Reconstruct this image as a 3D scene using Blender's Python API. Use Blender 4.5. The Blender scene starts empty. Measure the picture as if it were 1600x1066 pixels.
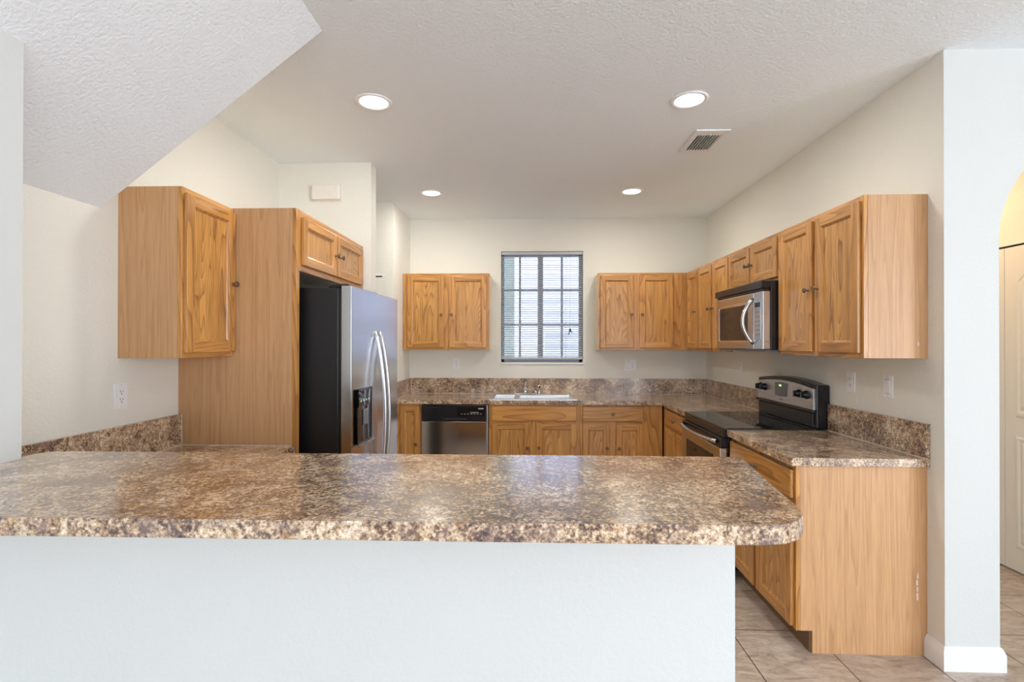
import bpy, bmesh, math, random
from mathutils import Vector, Matrix
random.seed(7)
PI = math.pi
C = bpy.context.scene.collection
scene = bpy.context.scene

# ------------------------------------------------------------------ camera
cam_d = bpy.data.cameras.new('camera')
cam = bpy.data.objects.new('camera', cam_d); C.objects.link(cam)
cam_d.sensor_width = 36.0; cam_d.sensor_fit = 'HORIZONTAL'
cam_d.lens = 779.7 / 1600 * 36.0
cam_d.clip_start = 0.05; cam_d.clip_end = 200
cam.matrix_world = (Matrix.Translation((0, 0, 1.446)) @ Matrix.Rotation(0.0329, 4, 'Z')
                    @ Matrix.Rotation(PI / 2 + 0.004, 4, 'X') @ Matrix.Rotation(0.0012, 4, 'Z'))
scene.camera = cam

# ------------------------------------------------------------------ world, exposure
w = bpy.data.worlds.new('sky'); scene.world = w; w.use_nodes = True
nt = w.node_tree; nt.nodes.clear()
out = nt.nodes.new('ShaderNodeOutputWorld'); bg = nt.nodes.new('ShaderNodeBackground')
tc = nt.nodes.new('ShaderNodeTexCoord'); sp = nt.nodes.new('ShaderNodeSeparateXYZ')
cr = nt.nodes.new('ShaderNodeValToRGB')
cr.color_ramp.elements[0].color = (0.86, 0.90, 1.0, 1); cr.color_ramp.elements[0].position = 0.45
cr.color_ramp.elements[1].color = (0.42, 0.62, 1.0, 1); cr.color_ramp.elements[1].position = 1.0
mr = nt.nodes.new('ShaderNodeMapRange'); mr.inputs[1].default_value = -1; mr.inputs[2].default_value = 1
nt.links.new(tc.outputs['Generated'], sp.inputs[0]); nt.links.new(sp.outputs['Z'], mr.inputs[0])
nt.links.new(mr.outputs[0], cr.inputs[0]); nt.links.new(cr.outputs[0], bg.inputs[0])
bg.inputs[1].default_value = 4.6
nt.links.new(bg.outputs[0], out.inputs[0])
vs = scene.view_settings
vs.view_transform = 'Standard'; vs.look = 'None'; vs.gamma = 1.0; vs.use_curve_mapping = False
vs.exposure = 0.17
scene.cycles.max_bounces = 10; scene.cycles.diffuse_bounces = 6; scene.cycles.glossy_bounces = 5
scene.cycles.use_denoising = True
scene.cycles.sample_clamp_indirect = 8.0

def area(name, loc, rot, sx, sy, power, col, parent=None, spread=PI):
    d = bpy.data.lights.new(name, 'AREA'); d.shape = 'RECTANGLE'; d.size = sx; d.size_y = sy
    d.energy = power; d.color = col; d.spread = spread
    o = bpy.data.objects.new(name, d); C.objects.link(o); o.location = loc; o.rotation_euler = rot
    if parent: o.parent = parent
    return o
# rear window light of the living room behind the camera, plus an invented side lamp
area('daylight_fill', (-0.2, -4.52, 1.30), (PI / 2, 0, 0), 1.4, 2.2, 12, (0.86, 0.94, 1.0))
area('daylight_fill', (3.0, -4.52, 1.30), (PI / 2, 0, 0), 1.4, 2.2, 12, (0.86, 0.94, 1.0))
area('daylight_fill', (5.12, -2.4, 1.30), (PI / 2, 0, PI / 2), 3.2, 2.2, 125, (0.90, 0.95, 1.0))  # no such window known; side lamp added to brighten the sloped soffit
CAN_POWER = 8; CAN_COLOR = (1.0, 0.95, 0.87)
HALL_POWER = 8

# ------------------------------------------------------------------ node helpers
def newmat(name):
    m = bpy.data.materials.new(name); m.use_nodes = True
    n = m.node_tree.nodes; b = n['Principled BSDF']
    return m, m.node_tree, b
def N(nt, t, **k):
    n = nt.nodes.new(t)
    for a, v in k.items():
        setattr(n, a, v)
    return n
def L(nt, a, b): nt.links.new(a, b)
def setc(b, col, rough=0.5, metal=0.0, **k):
    b.inputs['Base Color'].default_value = (*col, 1); b.inputs['Roughness'].default_value = rough
    b.inputs['Metallic'].default_value = metal
    for a, v in k.items(): b.inputs[a.replace('_', ' ')].default_value = v
def ramp(nt, stops):
    r = N(nt, 'ShaderNodeValToRGB'); e = r.color_ramp.elements
    while len(e) > 1: e.remove(e[-1])
    e[0].position = stops[0][0]; e[0].color = (*stops[0][1], 1)
    for p, c in stops[1:]:
        x = e.new(p); x.color = (*c, 1)
    return r
def srgb(r, g, b):
    f = lambda c: (c / 255 / 12.92) if c / 255 <= 0.04045 else ((c / 255 + 0.055) / 1.055) ** 2.4
    return (f(r), f(g), f(b))
def coords(nt, scale=(1, 1, 1), rnd=True, loc=(0, 0, 0)):
    t = N(nt, 'ShaderNodeTexCoord'); m = N(nt, 'ShaderNodeMapping')
    m.inputs['Scale'].default_value = scale; m.inputs['Location'].default_value = loc
    if rnd:
        oi = N(nt, 'ShaderNodeObjectInfo'); v = N(nt, 'ShaderNodeVectorMath', operation='SCALE')
        v.inputs[0].default_value = (7.3, 11.1, 5.7); L(nt, oi.outputs['Random'], v.inputs['Scale'])
        a = N(nt, 'ShaderNodeVectorMath', operation='ADD')
        L(nt, t.outputs['Object'], a.inputs[0]); L(nt, v.outputs[0], a.inputs[1]); L(nt, a.outputs[0], m.inputs[0])
    else:
        L(nt, t.outputs['Object'], m.inputs[0])
    return m.outputs[0]
def noise(nt, vec, scale, detail=3, rough=0.5, dist=0.0):
    n = N(nt, 'ShaderNodeTexNoise'); n.inputs['Scale'].default_value = scale
    n.inputs['Detail'].default_value = detail; n.inputs['Roughness'].default_value = rough
    n.inputs['Distortion'].default_value = dist
    L(nt, vec, n.inputs['Vector']); return n.outputs['Fac']
def math_(nt, op, a, b=None, c=None):
    m = N(nt, 'ShaderNodeMath', operation=op)
    for i, v in enumerate((a, b, c)):
        if v is None: continue
        if isinstance(v, (int, float)): m.inputs[i].default_value = v
        else: L(nt, v, m.inputs[i])
    return m.outputs[0]
def mix(nt, f, a, b, mode='MIX'):
    m = N(nt, 'ShaderNodeMix', data_type='RGBA', blend_type=mode)
    if isinstance(f, (int, float)): m.inputs[0].default_value = f
    else: L(nt, f, m.inputs[0])
    for i, v in ((6, a), (7, b)):
        if isinstance(v, tuple): m.inputs[i].default_value = (*v, 1)
        else: L(nt, v, m.inputs[i])
    return m.outputs[2]
def bump(nt, b, h, strength, dist=0.002):
    k = N(nt, 'ShaderNodeBump'); k.inputs['Strength'].default_value = strength; k.inputs['Distance'].default_value = dist
    L(nt, h, k.inputs['Height']); L(nt, k.outputs[0], b.inputs['Normal'])

# ------------------------------------------------------------------ materials
def oak(name, base, dark, axis='z', rings=9.0, cs=5.0, contrast=1.0, rough=0.32, fib=0.5, zs=.11, coat=0.25):
    m, nt, b = newmat(name)
    if axis == 'z': s1, s2, s3 = (cs, cs, cs * zs), (260, 260, 7), (38, 38, 1.4)
    else: s1, s2, s3 = (cs * zs, cs, cs), (7, 260, 260), (1.4, 38, 38)
    f = noise(nt, coords(nt, s1), 1.0, 1.6, 0.45, 0.25)
    r = math_(nt, 'MULTIPLY', f, rings * 2)
    r = math_(nt, 'FRACT', r)
    rr = ramp(nt, [(0.0, (0.0,) * 3), (0.45, (0.12,) * 3), (0.8, (0.55,) * 3), (0.93, (1.0,) * 3), (1.0, (0.0,) * 3)])
    L(nt, r, rr.inputs[0])
    fine = noise(nt, coords(nt, s2), 1.0, 2, 0.6)
    fr = ramp(nt, [(0.42, (0.0,) * 3), (0.62, (1.0,) * 3)]); L(nt, fine, fr.inputs[0])
    med = noise(nt, coords(nt, s3), 1.0, 3, 0.5)
    g = math_(nt, 'MULTIPLY', rr.outputs[0], 0.52 * contrast)
    g = math_(nt, 'ADD', g, math_(nt, 'MULTIPLY', fr.outputs[0], 0.22 * fib * contrast))
    g = math_(nt, 'ADD', g, math_(nt, 'MULTIPLY', math_(nt, 'SUBTRACT', med, 0.42), 0.75 * contrast))
    cl = N(nt, 'ShaderNodeClamp'); L(nt, g, cl.inputs[0])
    col = mix(nt, cl.outputs[0], base, dark)
    oi = N(nt, 'ShaderNodeObjectInfo')
    hv = N(nt, 'ShaderNodeHueSaturation')
    L(nt, math_(nt, 'ADD', math_(nt, 'MULTIPLY', oi.outputs['Random'], 0.16), 0.92), hv.inputs['Value'])
    L(nt, col, hv.inputs['Color']); L(nt, hv.outputs[0], b.inputs['Base Color'])
    b.inputs['Roughness'].default_value = rough
    b.inputs['Coat Weight'].default_value = coat; b.inputs['Coat Roughness'].default_value = 0.22
    bump(nt, b, g, 0.12, 0.001)
    return m
M = {}
OB, OD = srgb(208, 150, 80), srgb(116, 68, 28)
M['oak'] = oak('oak_vertical', OB, OD, 'z', fib=1.0)
M['oak_h'] = oak('oak_horizontal', OB, OD, 'x', rings=8, fib=1.0)
M['oak_panel'] = oak('oak_door_panel', srgb(214, 158, 86), srgb(116, 68, 28), 'z', rings=15, cs=6.0, fib=1.1, contrast=1.1)
LB, LD = srgb(206, 162, 116), srgb(152, 104, 64)
M['lam'] = oak('oak_laminate', LB, LD, 'z', rings=4, cs=17.0, contrast=0.62, rough=0.42, fib=1.5, zs=.03, coat=0.0)
M['pale'] = oak('pale_melamine', srgb(232, 214, 184), srgb(214, 190, 152), 'z', rings=2, cs=4, contrast=0.5)

def paint(name, col, bs=0.35, sc=85, rough=0.75):
    m, nt, b = newmat(name)
    v = coords(nt, (1, 1, 1), False)
    n1 = noise(nt, v, sc, 3, 0.55); n2 = noise(nt, v, 1.3, 2, 0.5)
    c2 = tuple(x * 0.97 for x in col)
    L(nt, mix(nt, n2, col, c2), b.inputs['Base Color']); b.inputs['Roughness'].default_value = rough
    rr = ramp(nt, [(0.38, (0,) * 3), (0.62, (1,) * 3)]); L(nt, n1, rr.inputs[0])
    bump(nt, b, rr.outputs[0], bs, 0.003); return m
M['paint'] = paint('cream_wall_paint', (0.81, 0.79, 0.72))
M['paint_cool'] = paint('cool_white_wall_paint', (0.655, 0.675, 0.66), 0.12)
M['ceil'] = paint('ceiling_knockdown', (0.885, 0.93, 0.975), 0.45, 75)
M['trimw'] = paint('white_trim', (0.85, 0.85, 0.86), 0.0, 20, 0.4)
M['doorw'] = paint('white_door', (0.85, 0.82, 0.76), 0.0, 20, 0.4)

def stone(name):
    m, nt, b = newmat(name)
    v = coords(nt, (1, 1, 1), False)
    big = noise(nt, v, 7.5, 4, 0.6, 0.6)
    mid = noise(nt, v, 60, 5, 0.70, 0.5)
    fine = noise(nt, v, 150, 4, 0.65, 0.3)
    a = math_(nt, 'ADD', math_(nt, 'MULTIPLY', big, 0.50), math_(nt, 'MULTIPLY', mid, 0.68))
    a = math_(nt, 'ADD', a, math_(nt, 'MULTIPLY', fine, 0.70))
    a = math_(nt, 'SUBTRACT', a, 0.442)
    r = ramp(nt, [(0.27, srgb(42, 32, 34)), (0.38, srgb(84, 64, 58)), (0.45, srgb(128, 104, 88)), (0.515, srgb(180, 150, 118)), (0.585, srgb(216, 192, 162)), (0.69, srgb(242, 228, 208))])
    L(nt, a, r.inputs[0])
    mv = noise(nt, coords(nt, (1, 1, 1), False, (5, 3, 1)), 16, 3, 0.6, 1.0)
    mr_ = ramp(nt, [(0.50, (0,) * 3), (0.68, (0.55,) * 3)]); L(nt, mv, mr_.inputs[0])
    col = mix(nt, mr_.outputs[0], r.outputs[0], srgb(134, 112, 108))
    ov = noise(nt, coords(nt, (1, 1, 1), False, (1, 8, 4)), 22, 3, 0.6, 0.5)
    orr = ramp(nt, [(0.58, (0,) * 3), (0.72, (0.6,) * 3)]); L(nt, ov, orr.inputs[0])
    col = mix(nt, orr.outputs[0], col, srgb(200, 150, 92))
    sp_ = noise(nt, v, 200, 2, 0.5, 0.4)
    sr = ramp(nt, [(0.62, (0,) * 3), (0.70, (0.7,) * 3)]); L(nt, sp_, sr.inputs[0])
    col = mix(nt, sr.outputs[0], col, srgb(50, 38, 48))
    L(nt, col, b.inputs['Base Color']); b.inputs['Roughness'].default_value = 0.22
    b.inputs['IOR'].default_value = 1.5; b.inputs['Coat Weight'].default_value = 0.7; b.inputs['Coat Roughness'].default_value = 0.14
    bump(nt, b, fine, 0.06, 0.0008)
    return m
M['stone'] = stone('brown_granite_laminate')

def steel(name, col=(0.62, 0.62, 0.63), rough=0.14, brush='z'):
    m, nt, b = newmat(name)
    sc = {'z': (3, 3, 900), 'x': (900, 900, 3)}[brush]
    n = noise(nt, coords(nt, sc, False), 1.0, 2, 0.5)
    r = ramp(nt, [(0.3, tuple(c * 0.9 for c in col)), (0.7, tuple(min(1, c * 1.08) for c in col))]); L(nt, n, r.inputs[0])
    L(nt, r.outputs[0], b.inputs['Base Color']); b.inputs['Metallic'].default_value = 1; b.inputs['Roughness'].default_value = rough
    bump(nt, b, n, 0.04, 0.0004); return m
M['steel'] = steel('brushed_stainless')
M['steel_side'] = steel('satin_grey_steel', (0.5, 0.5, 0.51), 0.4)
M['doorsteel'] = steel('brushed_door_steel', (0.60, 0.61, 0.63), 0.21)
M['panelsteel'] = steel('satin_control_steel', (0.66, 0.67, 0.70), 0.36)
M['sinksteel'] = steel('sink_steel', (0.72, 0.73, 0.74), 0.28)
def plain(name, col, rough=0.4, metal=0.0, **k):
    m, nt, b = newmat(name)
    n = noise(nt, coords(nt, (1, 1, 1), False), 30, 2, 0.5)
    L(nt, mix(nt, n, tuple(c * 0.94 for c in col), tuple(min(1, c * 1.05) for c in col)), b.inputs['Base Color'])
    b.inputs['Roughness'].default_value = rough; b.inputs['Metallic'].default_value = metal
    for a, v in k.items(): b.inputs[a.replace('_', ' ')].default_value = v
    return m
M['chrome'] = plain('chrome', (0.8, 0.8, 0.82), 0.08, 1.0)
M['black'] = plain('black_enamel', (0.012, 0.012, 0.014), 0.22)
M['blackglass'] = plain('black_glass', (0.008, 0.008, 0.009), 0.04)
M['ovenglass'] = plain('smoked_oven_glass', (0.03, 0.022, 0.02), 0.06)
M['white'] = plain('white_plastic', (0.85, 0.85, 0.86), 0.35)
M['offwhite'] = plain('offwhite_plastic', (0.82, 0.78, 0.72), 0.4)
M['slot'] = plain('dark_slot', (0.02, 0.02, 0.02), 0.6)
M['caulk'] = plain('cream_caulk', (0.68, 0.58, 0.44), 0.5)
M['grey'] = plain('mid_grey_plastic', (0.16, 0.165, 0.18), 0.35)
M['mark'] = plain('pale_grey_print', (0.55, 0.58, 0.62), 0.4)
M['burn'] = plain('grey_burner_ring', (0.16, 0.16, 0.17), 0.25)
M['bronze'] = plain('antique_bronze', (0.20, 0.15, 0.10), 0.36, 0.85)
M['toe'] = plain('toe_board_brown', (0.20, 0.12, 0.06), 0.5)
M['alu'] = plain('grey_window_frame', (0.42, 0.44, 0.50), 0.45)
def blind_mat():
    m, nt, b = newmat('pearl_blind'); setc(b, (0.78, 0.80, 0.82), 0.4)
    t = N(nt, 'ShaderNodeBsdfTranslucent'); t.inputs[0].default_value = (0.42, 0.46, 0.50, 1)
    x = N(nt, 'ShaderNodeMixShader'); x.inputs[0].default_value = 0.35
    L(nt, b.outputs[0], x.inputs[1]); L(nt, t.outputs[0], x.inputs[2]); L(nt, x.outputs[0], nt.nodes['Material Output'].inputs[0]); return m
M['blind'] = blind_mat()
M['duct'] = plain('dark_duct', (0.05, 0.05, 0.05), 0.7)
def black_pebbled():
    m, nt, b = newmat('black_pebbled_steel')
    setc(b, (0.008, 0.008, 0.009), 0.35)
    n = noise(nt, coords(nt, (1, 1, 1), False), 260, 3, 0.6)
    bump(nt, b, n, 0.5, 0.001); return m
M['pebble'] = black_pebbled()
def emit(name, col, s):
    m, nt, b = newmat(name); setc(b, (0.9, 0.9, 0.9), 0.5)
    b.inputs['Emission Color'].default_value = (*col, 1); b.inputs['Emission Strength'].default_value = s; return m
M['lens'] = emit('lit_lens', (1, 0.97, 0.9), 2.2)
M['led'] = emit('green_clock_display', (0.45, 1.0, 0.12), 1.2)
M['led_blue'] = emit('small_green_indicator', (0.3, 0.9, 0.6), 0.5)
def glass():
    m, nt, b = newmat('window_glass'); nt.nodes.remove(b)
    t = N(nt, 'ShaderNodeBsdfTransparent'); t.inputs[0].default_value = (0.93, 0.95, 0.97, 1)
    g = N(nt, 'ShaderNodeBsdfGlossy'); g.inputs['Roughness'].default_value = 0.02
    f = N(nt, 'ShaderNodeFresnel'); f.inputs['IOR'].default_value = 1.45
    x = N(nt, 'ShaderNodeMixShader'); L(nt, f.outputs[0], x.inputs[0]); L(nt, t.outputs[0], x.inputs[1]); L(nt, g.outputs[0], x.inputs[2])
    L(nt, x.outputs[0], nt.nodes['Material Output'].inputs[0]); return m
M['glass'] = glass()
def tile():
    m, nt, b = newmat('beige_floor_tile')
    v = coords(nt, (1, 1, 1), False, (-1.017 + 4.04, -2.56 + 4.06, 0))
    br = N(nt, 'ShaderNodeTexBrick'); br.offset = 0.0; br.squash = 1.0
    br.inputs['Scale'].default_value = 1.0; br.inputs['Mortar Size'].default_value = 0.0028
    br.inputs['Mortar Smooth'].default_value = 0.1
    br.inputs['Brick Width'].default_value = 0.404; br.inputs['Row Height'].default_value = 0.406
    br.inputs['Color1'].default_value = (0.35,) * 3 + (1,); br.inputs['Color2'].default_value = (0.65,) * 3 + (1,)
    L(nt, v, br.inputs['Vector'])
    n1 = noise(nt, coords(nt, (1.0, 2.6, 1), False), 5, 6, 0.62, 1.6)
    n2 = noise(nt, coords(nt, (1.0, 2.0, 1), False, (3, 1, 0)), 28, 4, 0.6, 0.8)
    a = math_(nt, 'ADD', math_(nt, 'MULTIPLY', n1, 0.7), math_(nt, 'MULTIPLY', n2, 0.3))
    r = ramp(nt, [(0.32, srgb(146, 126, 110)), (0.46, srgb(180, 163, 147)), (0.6, srgb(202, 187, 171)), (0.75, srgb(214, 202, 188))])
    L(nt, a, r.inputs[0])
    t = mix(nt, 0.10, r.outputs[0], br.outputs['Color'], 'OVERLAY')
    col = mix(nt, br.outputs['Fac'], t, srgb(84, 68, 58))
    L(nt, col, b.inputs['Base Color']); b.inputs['Roughness'].default_value = 0.34
    bump(nt, b, math_(nt, 'SUBTRACT', 1.0, br.outputs['Fac']), 0.4, 0.002)
    return m
M['tile'] = tile()
def siding():
    m, nt, b = newmat('neighbour_siding')
    v = coords(nt, (0, 0, 1), False)
    wv = N(nt, 'ShaderNodeTexWave', bands_direction='Z'); wv.inputs['Scale'].default_value = 1.6; L(nt, v, wv.inputs['Vector'])
    L(nt, mix(nt, wv.outputs['Fac'], (0.50, 0.47, 0.53), (0.66, 0.64, 0.70)), b.inputs['Base Color']); b.inputs['Roughness'].default_value = 0.8
    return m
M['siding'] = siding()
M['sage'] = plain('sage_stucco', (0.24, 0.26, 0.22), 0.8)
M['lawn'] = plain('outdoor_ground', (0.25, 0.27, 0.2), 0.9)

# ------------------------------------------------------------------ geometry helpers
def add_box(bm, x0, x1, y0, y1, z0, z1, bev=0.0, mat=0, seg=2):
    t = bmesh.new()
    vs_ = [t.verts.new((x, y, z)) for x in (x0, x1) for y in (y0, y1) for z in (z0, z1)]
    for f in ((0, 1, 3, 2), (4, 6, 7, 5), (0, 4, 5, 1), (2, 3, 7, 6), (0, 2, 6, 4), (1, 5, 7, 3)):
        t.faces.new([vs_[i] for i in f])
    bmesh.ops.recalc_face_normals(t, faces=t.faces[:])
    if bev > 0:
        bmesh.ops.bevel(t, geom=t.edges[:], offset=bev, segments=seg, affect='EDGES', profile=0.5)
    merge(bm, t, mat)
def merge(bm, t, mat=None, mtx=None):
    if mtx is not None: bmesh.ops.transform(t, matrix=mtx, verts=t.verts[:])
    mp = {v: bm.verts.new(v.co) for v in t.verts}
    for f in t.faces:
        try:
            nf = bm.faces.new([mp[v] for v in f.verts])
            nf.material_index = f.material_index if mat is None else mat
            nf.smooth = f.smooth
        except ValueError: pass
    t.free()
def add_prism(bm, pts, z0, z1, bev=0.0, mat=0, axis='z', seg=2):
    """polygon pts (a,b) extruded along axis"""
    t = bmesh.new()
    def P(a, b, c):
        return {'z': (a, b, c), 'y': (a, c, b), 'x': (c, a, b)}[axis]
    lo = [t.verts.new(P(a, b, z0)) for a, b in pts]; hi = [t.verts.new(P(a, b, z1)) for a, b in pts]
    t.faces.new(lo); t.faces.new(hi)
    n = len(pts)
    for i in range(n): t.faces.new([lo[i], lo[(i + 1) % n], hi[(i + 1) % n], hi[i]])
    bmesh.ops.recalc_face_normals(t, faces=t.faces[:])
    if bev > 0:
        es = [e for e in t.edges if len(e.link_faces) == 2 and e.calc_face_angle(0) > 0.9]
        bmesh.ops.bevel(t, geom=es, offset=bev, segments=seg, affect='EDGES', profile=0.5)
    merge(bm, t, mat)
def add_lathe(bm, prof, seg=20, mtx=None, mat=0, smooth=True):
    """prof: (r, h) along local +Z"""
    t = bmesh.new(); rings = []
    for r, h in prof:
        rings.append([t.verts.new((max(r, 1e-5) * math.cos(2 * PI * k / seg), max(r, 1e-5) * math.sin(2 * PI * k / seg), h)) for k in range(seg)])
    for a, b in zip(rings, rings[1:]):
        for k in range(seg):
            f = t.faces.new([a[k], a[(k + 1) % seg], b[(k + 1) % seg], b[k]]); f.smooth = smooth
    t.faces.new(rings[0]); t.faces.new(rings[-1])
    bmesh.ops.recalc_face_normals(t, faces=t.faces[:])
    merge(bm, t, mat, mtx)
def add_tube(bm, pts, rad, seg=12, mat=0, flat=1.0, up=(0, 0, 1)):
    """round (or oval) bar along pts; rad a number or a list"""
    t = bmesh.new(); pts = [Vector(p) for p in pts]; n = len(pts); rings = []
    up = Vector(up)
    for i, p in enumerate(pts):
        d = (pts[min(i + 1, n - 1)] - pts[max(i - 1, 0)]).normalized()
        s = d.cross(up)
        if s.length < 1e-3: s = d.cross(Vector((1, 0, 0)))
        s.normalize(); u = s.cross(d)
        r = rad[i] if isinstance(rad, (list, tuple)) else rad
        rings.append([t.verts.new(p + s * math.cos(2 * PI * k / seg) * r + u * math.sin(2 * PI * k / seg) * r * flat) for k in range(seg)])
    for a, b in zip(rings, rings[1:]):
        for k in range(seg):
            f = t.faces.new([a[k], a[(k + 1) % seg], b[(k + 1) % seg], b[k]]); f.smooth = True
    t.faces.new(rings[0]); t.faces.new(rings[-1])
    bmesh.ops.recalc_face_normals(t, faces=t.faces[:])
    merge(bm, t, mat)
def obj(name, bm, mats, parent=None, label=None):
    me = bpy.data.meshes.new(name); bm.to_mesh(me); bm.free()
    if not isinstance(mats, (list, tuple)): mats = [mats]
    for m in mats: me.materials.append(M[m] if isinstance(m, str) else m)
    o = bpy.data.objects.new(name, me); C.objects.link(o)
    if parent: o.parent = parent
    if label: o['label'] = label
    return o
def B(name, mats, parent=None, boxes=(), bev=0.0, label=None):
    bm = bmesh.new()
    for b in boxes: add_box(bm, *b[:6], bev=(b[6] if len(b) > 6 else bev), mat=(b[7] if len(b) > 7 else 0))
    return obj(name, bm, mats, parent, label)
def thing(name, label, cat, loc=(0, 0, 0), rot=0.0, group=None):
    o = bpy.data.objects.new(name, None); C.objects.link(o); o.empty_display_size = 0.1
    o.location = loc; o.rotation_euler = (0, 0, rot); o['label'] = label; o['category'] = cat
    if group: o['group'] = group
    return o
def tag(o, label, cat, group=None):
    o['label'] = label; o['category'] = cat
    if group: o['group'] = group
    return o
def struct(o):
    o['kind'] = 'structure'; return o

# ------------------------------------------------------------------ key dimensions (metres)
XR, XL, YB = 1.847, -1.819, 5.252          # kitchen walls
XA = -1.256                                 # short wall left of the sink run
ZC = 2.755
CT, CTH = 0.914, 0.038
ZBS = 1.076                                 # top of the splash strip
YE = 2.281                                  # wall with the arch
XP = 2.084
YREAR = -4.4; XRR = 5.0; XLL = -1.446

# ------------------------------------------------------------------ setting
struct(B('floor', 'tile', None, [(-2.6, XRR + .1, YREAR - .1, 6.0, -0.12, 0)]))
struct(B('ceiling', 'ceil', None, [(-2.6, XRR + .1, YREAR - .1, 6.0, ZC, ZC + .12)]))
# sloping underside of the stair
bm = bmesh.new()
add_prism(bm, [(-0.866, ZC), (-1.95, ZC), (-1.95, ZC - (1.95 - .866) * .773)], YREAR, 2.06, axis='y')
struct(obj('ceiling_slope', bm, 'ceil'))
W0, W1, WZ0, WZ1 = -0.289, 0.572, 1.24, 2.412
struct(B('wall_back', 'paint', None, [(XA - .1, W0, YB, YB + .16, 0, ZC), (W1, XR + .1, YB, YB + .16, 0, ZC),
                                     (W0, W1, YB, YB + .16, 0, WZ0), (W0, W1, YB, YB + .16, WZ1, ZC)]))
struct(B('wall_right', 'paint', None, [(XR, XP, YE, YB, 0, ZC)]))
struct(B('wall_left', 'paint', None, [(XL - .1, XL, 1.379, 3.58, 0, ZC)]))
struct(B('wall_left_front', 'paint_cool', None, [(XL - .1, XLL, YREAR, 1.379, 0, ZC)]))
struct(B('wall_left_middle', 'paint', None, [(-2.4, -1.1417, 3.5806, 3.695, 0, ZC)]))
struct(B('wall_left_recess', 'paint', None, [(-2.4, -2.3, 3.695, 4.6, 0, ZC)]))
struct(B('wall_left_rear', 'paint', None, [(-2.4, -1.36, 4.60, 4.70, 2.075, ZC), (-1.36, XA, 4.60, YB, 0, ZC), (-2.4, -2.1, 4.60, 4.70, 0, 2.075)]))
# wall with the arched opening
def arch_wall():
    x0, x1, top, spring = XP, 3.05, 2.40, 1.90
    cx, a, bq = (x0 + x1) / 2, (x1 - x0) / 2, top - spring
    arc = [(cx + a * math.cos(PI - PI * k / 24), spring + bq * math.sin(PI * k / 24)) for k in range(25)]
    bm = bmesh.new()
    t = bmesh.new()
    loops = []
    for y in (YE, YE + .10):
        lo = [t.verts.new((p[0], y, p[1])) for p in arc]; hi = [t.verts.new((p[0], y, ZC)) for p in arc]
        for k in range(24): t.faces.new([lo[k], lo[k + 1], hi[k + 1], hi[k]])
        loops.append(lo)
    for k in range(24): t.faces.new([loops[0][k], loops[1][k], loops[1][k + 1], loops[0][k + 1]])
    bmesh.ops.recalc_face_normals(t, faces=t.faces[:])
    merge(bm, t, 0)
    add_box(bm, x1, XRR, YE, YE + .10, 0, ZC)
    add_box(bm, XR + .0005, XP, YE - .001, YE, 0, ZC)
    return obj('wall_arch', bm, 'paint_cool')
struct(arch_wall())
struct(B('wall_right_rear', 'paint', None, [(XRR, XRR + .1, YREAR, -4.0, 0, ZC), (XRR, XRR + .1, -.8, YE + .1, 0, ZC), (XRR, XRR + .1, -4.0, -.8, 2.4, ZC), (XRR, XRR + .1, -4.0, -.8, 0, .2)]))  # unseen wall; the wide opening is made up to let side light in
# living room wall with two glazed openings, behind the camera
struct(B('wall_front', 'paint', None, [(-1.9, -.9, YREAR - .1, YREAR, 0, ZC), (.5, 2.3, YREAR - .1, YREAR, 0, ZC), (3.7, XRR, YREAR - .1, YREAR, 0, ZC),
                                      (-.9, .5, YREAR - .1, YREAR, 2.4, ZC), (2.3, 3.7, YREAR - .1, YREAR, 2.4, ZC),
                                      (-.9, .5, YREAR - .1, YREAR, 0, .2), (2.3, 3.7, YREAR - .1, YREAR, 0, .2)]))
# hall beyond the arch
struct(B('wall_hall_right', 'paint', None, [(3.11, 3.2, YE + .1, 3.0, 0, ZC), (3.11, 3.2, 3.0, 5.0, 2.09, ZC), (3.11, 3.2, 4.6, 5.0, 0, 2.09), (3.6, 3.7, 3.0, 5.0, 0, ZC)]))
struct(B('wall_hall_end', 'paint', None, [(XP, 3.7, 5.0, 5.1, 0, ZC)]))

# half wall under the bar
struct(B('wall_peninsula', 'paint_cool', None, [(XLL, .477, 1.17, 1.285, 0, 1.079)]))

# baseboards
def base_profile(): return [(0, 0), (.016, 0), (.016, .072), (.012, .086), (.006, .100), (0, .104)]
bm = bmesh.new()
def run(bm, p0, p1, nrm, m0=0, m1=0):
    """skirting from p0 to p1 (xy) standing off along nrm; m: mitre extension per end"""
    p0, p1, nrm = Vector(p0), Vector(p1), Vector(nrm); d = (p1 - p0).normalized(); t = bmesh.new()
    A = []; Bq = []
    for o, z in base_profile():
        a = p0 + nrm * o - d * o * m0; b = p1 + nrm * o + d * o * m1
        A.append(t.verts.new((a.x, a.y, z))); Bq.append(t.verts.new((b.x, b.y, z)))
    n = len(A)
    for i in range(n): t.faces.new([A[i], A[(i + 1) % n], Bq[(i + 1) % n], Bq[i]])
    t.faces.new(A); t.faces.new(Bq); bmesh.ops.recalc_face_normals(t, faces=t.faces[:]); merge(bm, t, 0)
run(bm, (XR, 2.376), (XR, YE), (-1, 0), 0, 1)
run(bm, (XR, YE), (XP, YE), (0, -1), 1, 1)
run(bm, (XP, YE), (XP, YE + 2.6), (1, 0), 1, 0)
struct(obj('baseboard_right', bm, 'trimw'))

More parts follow.
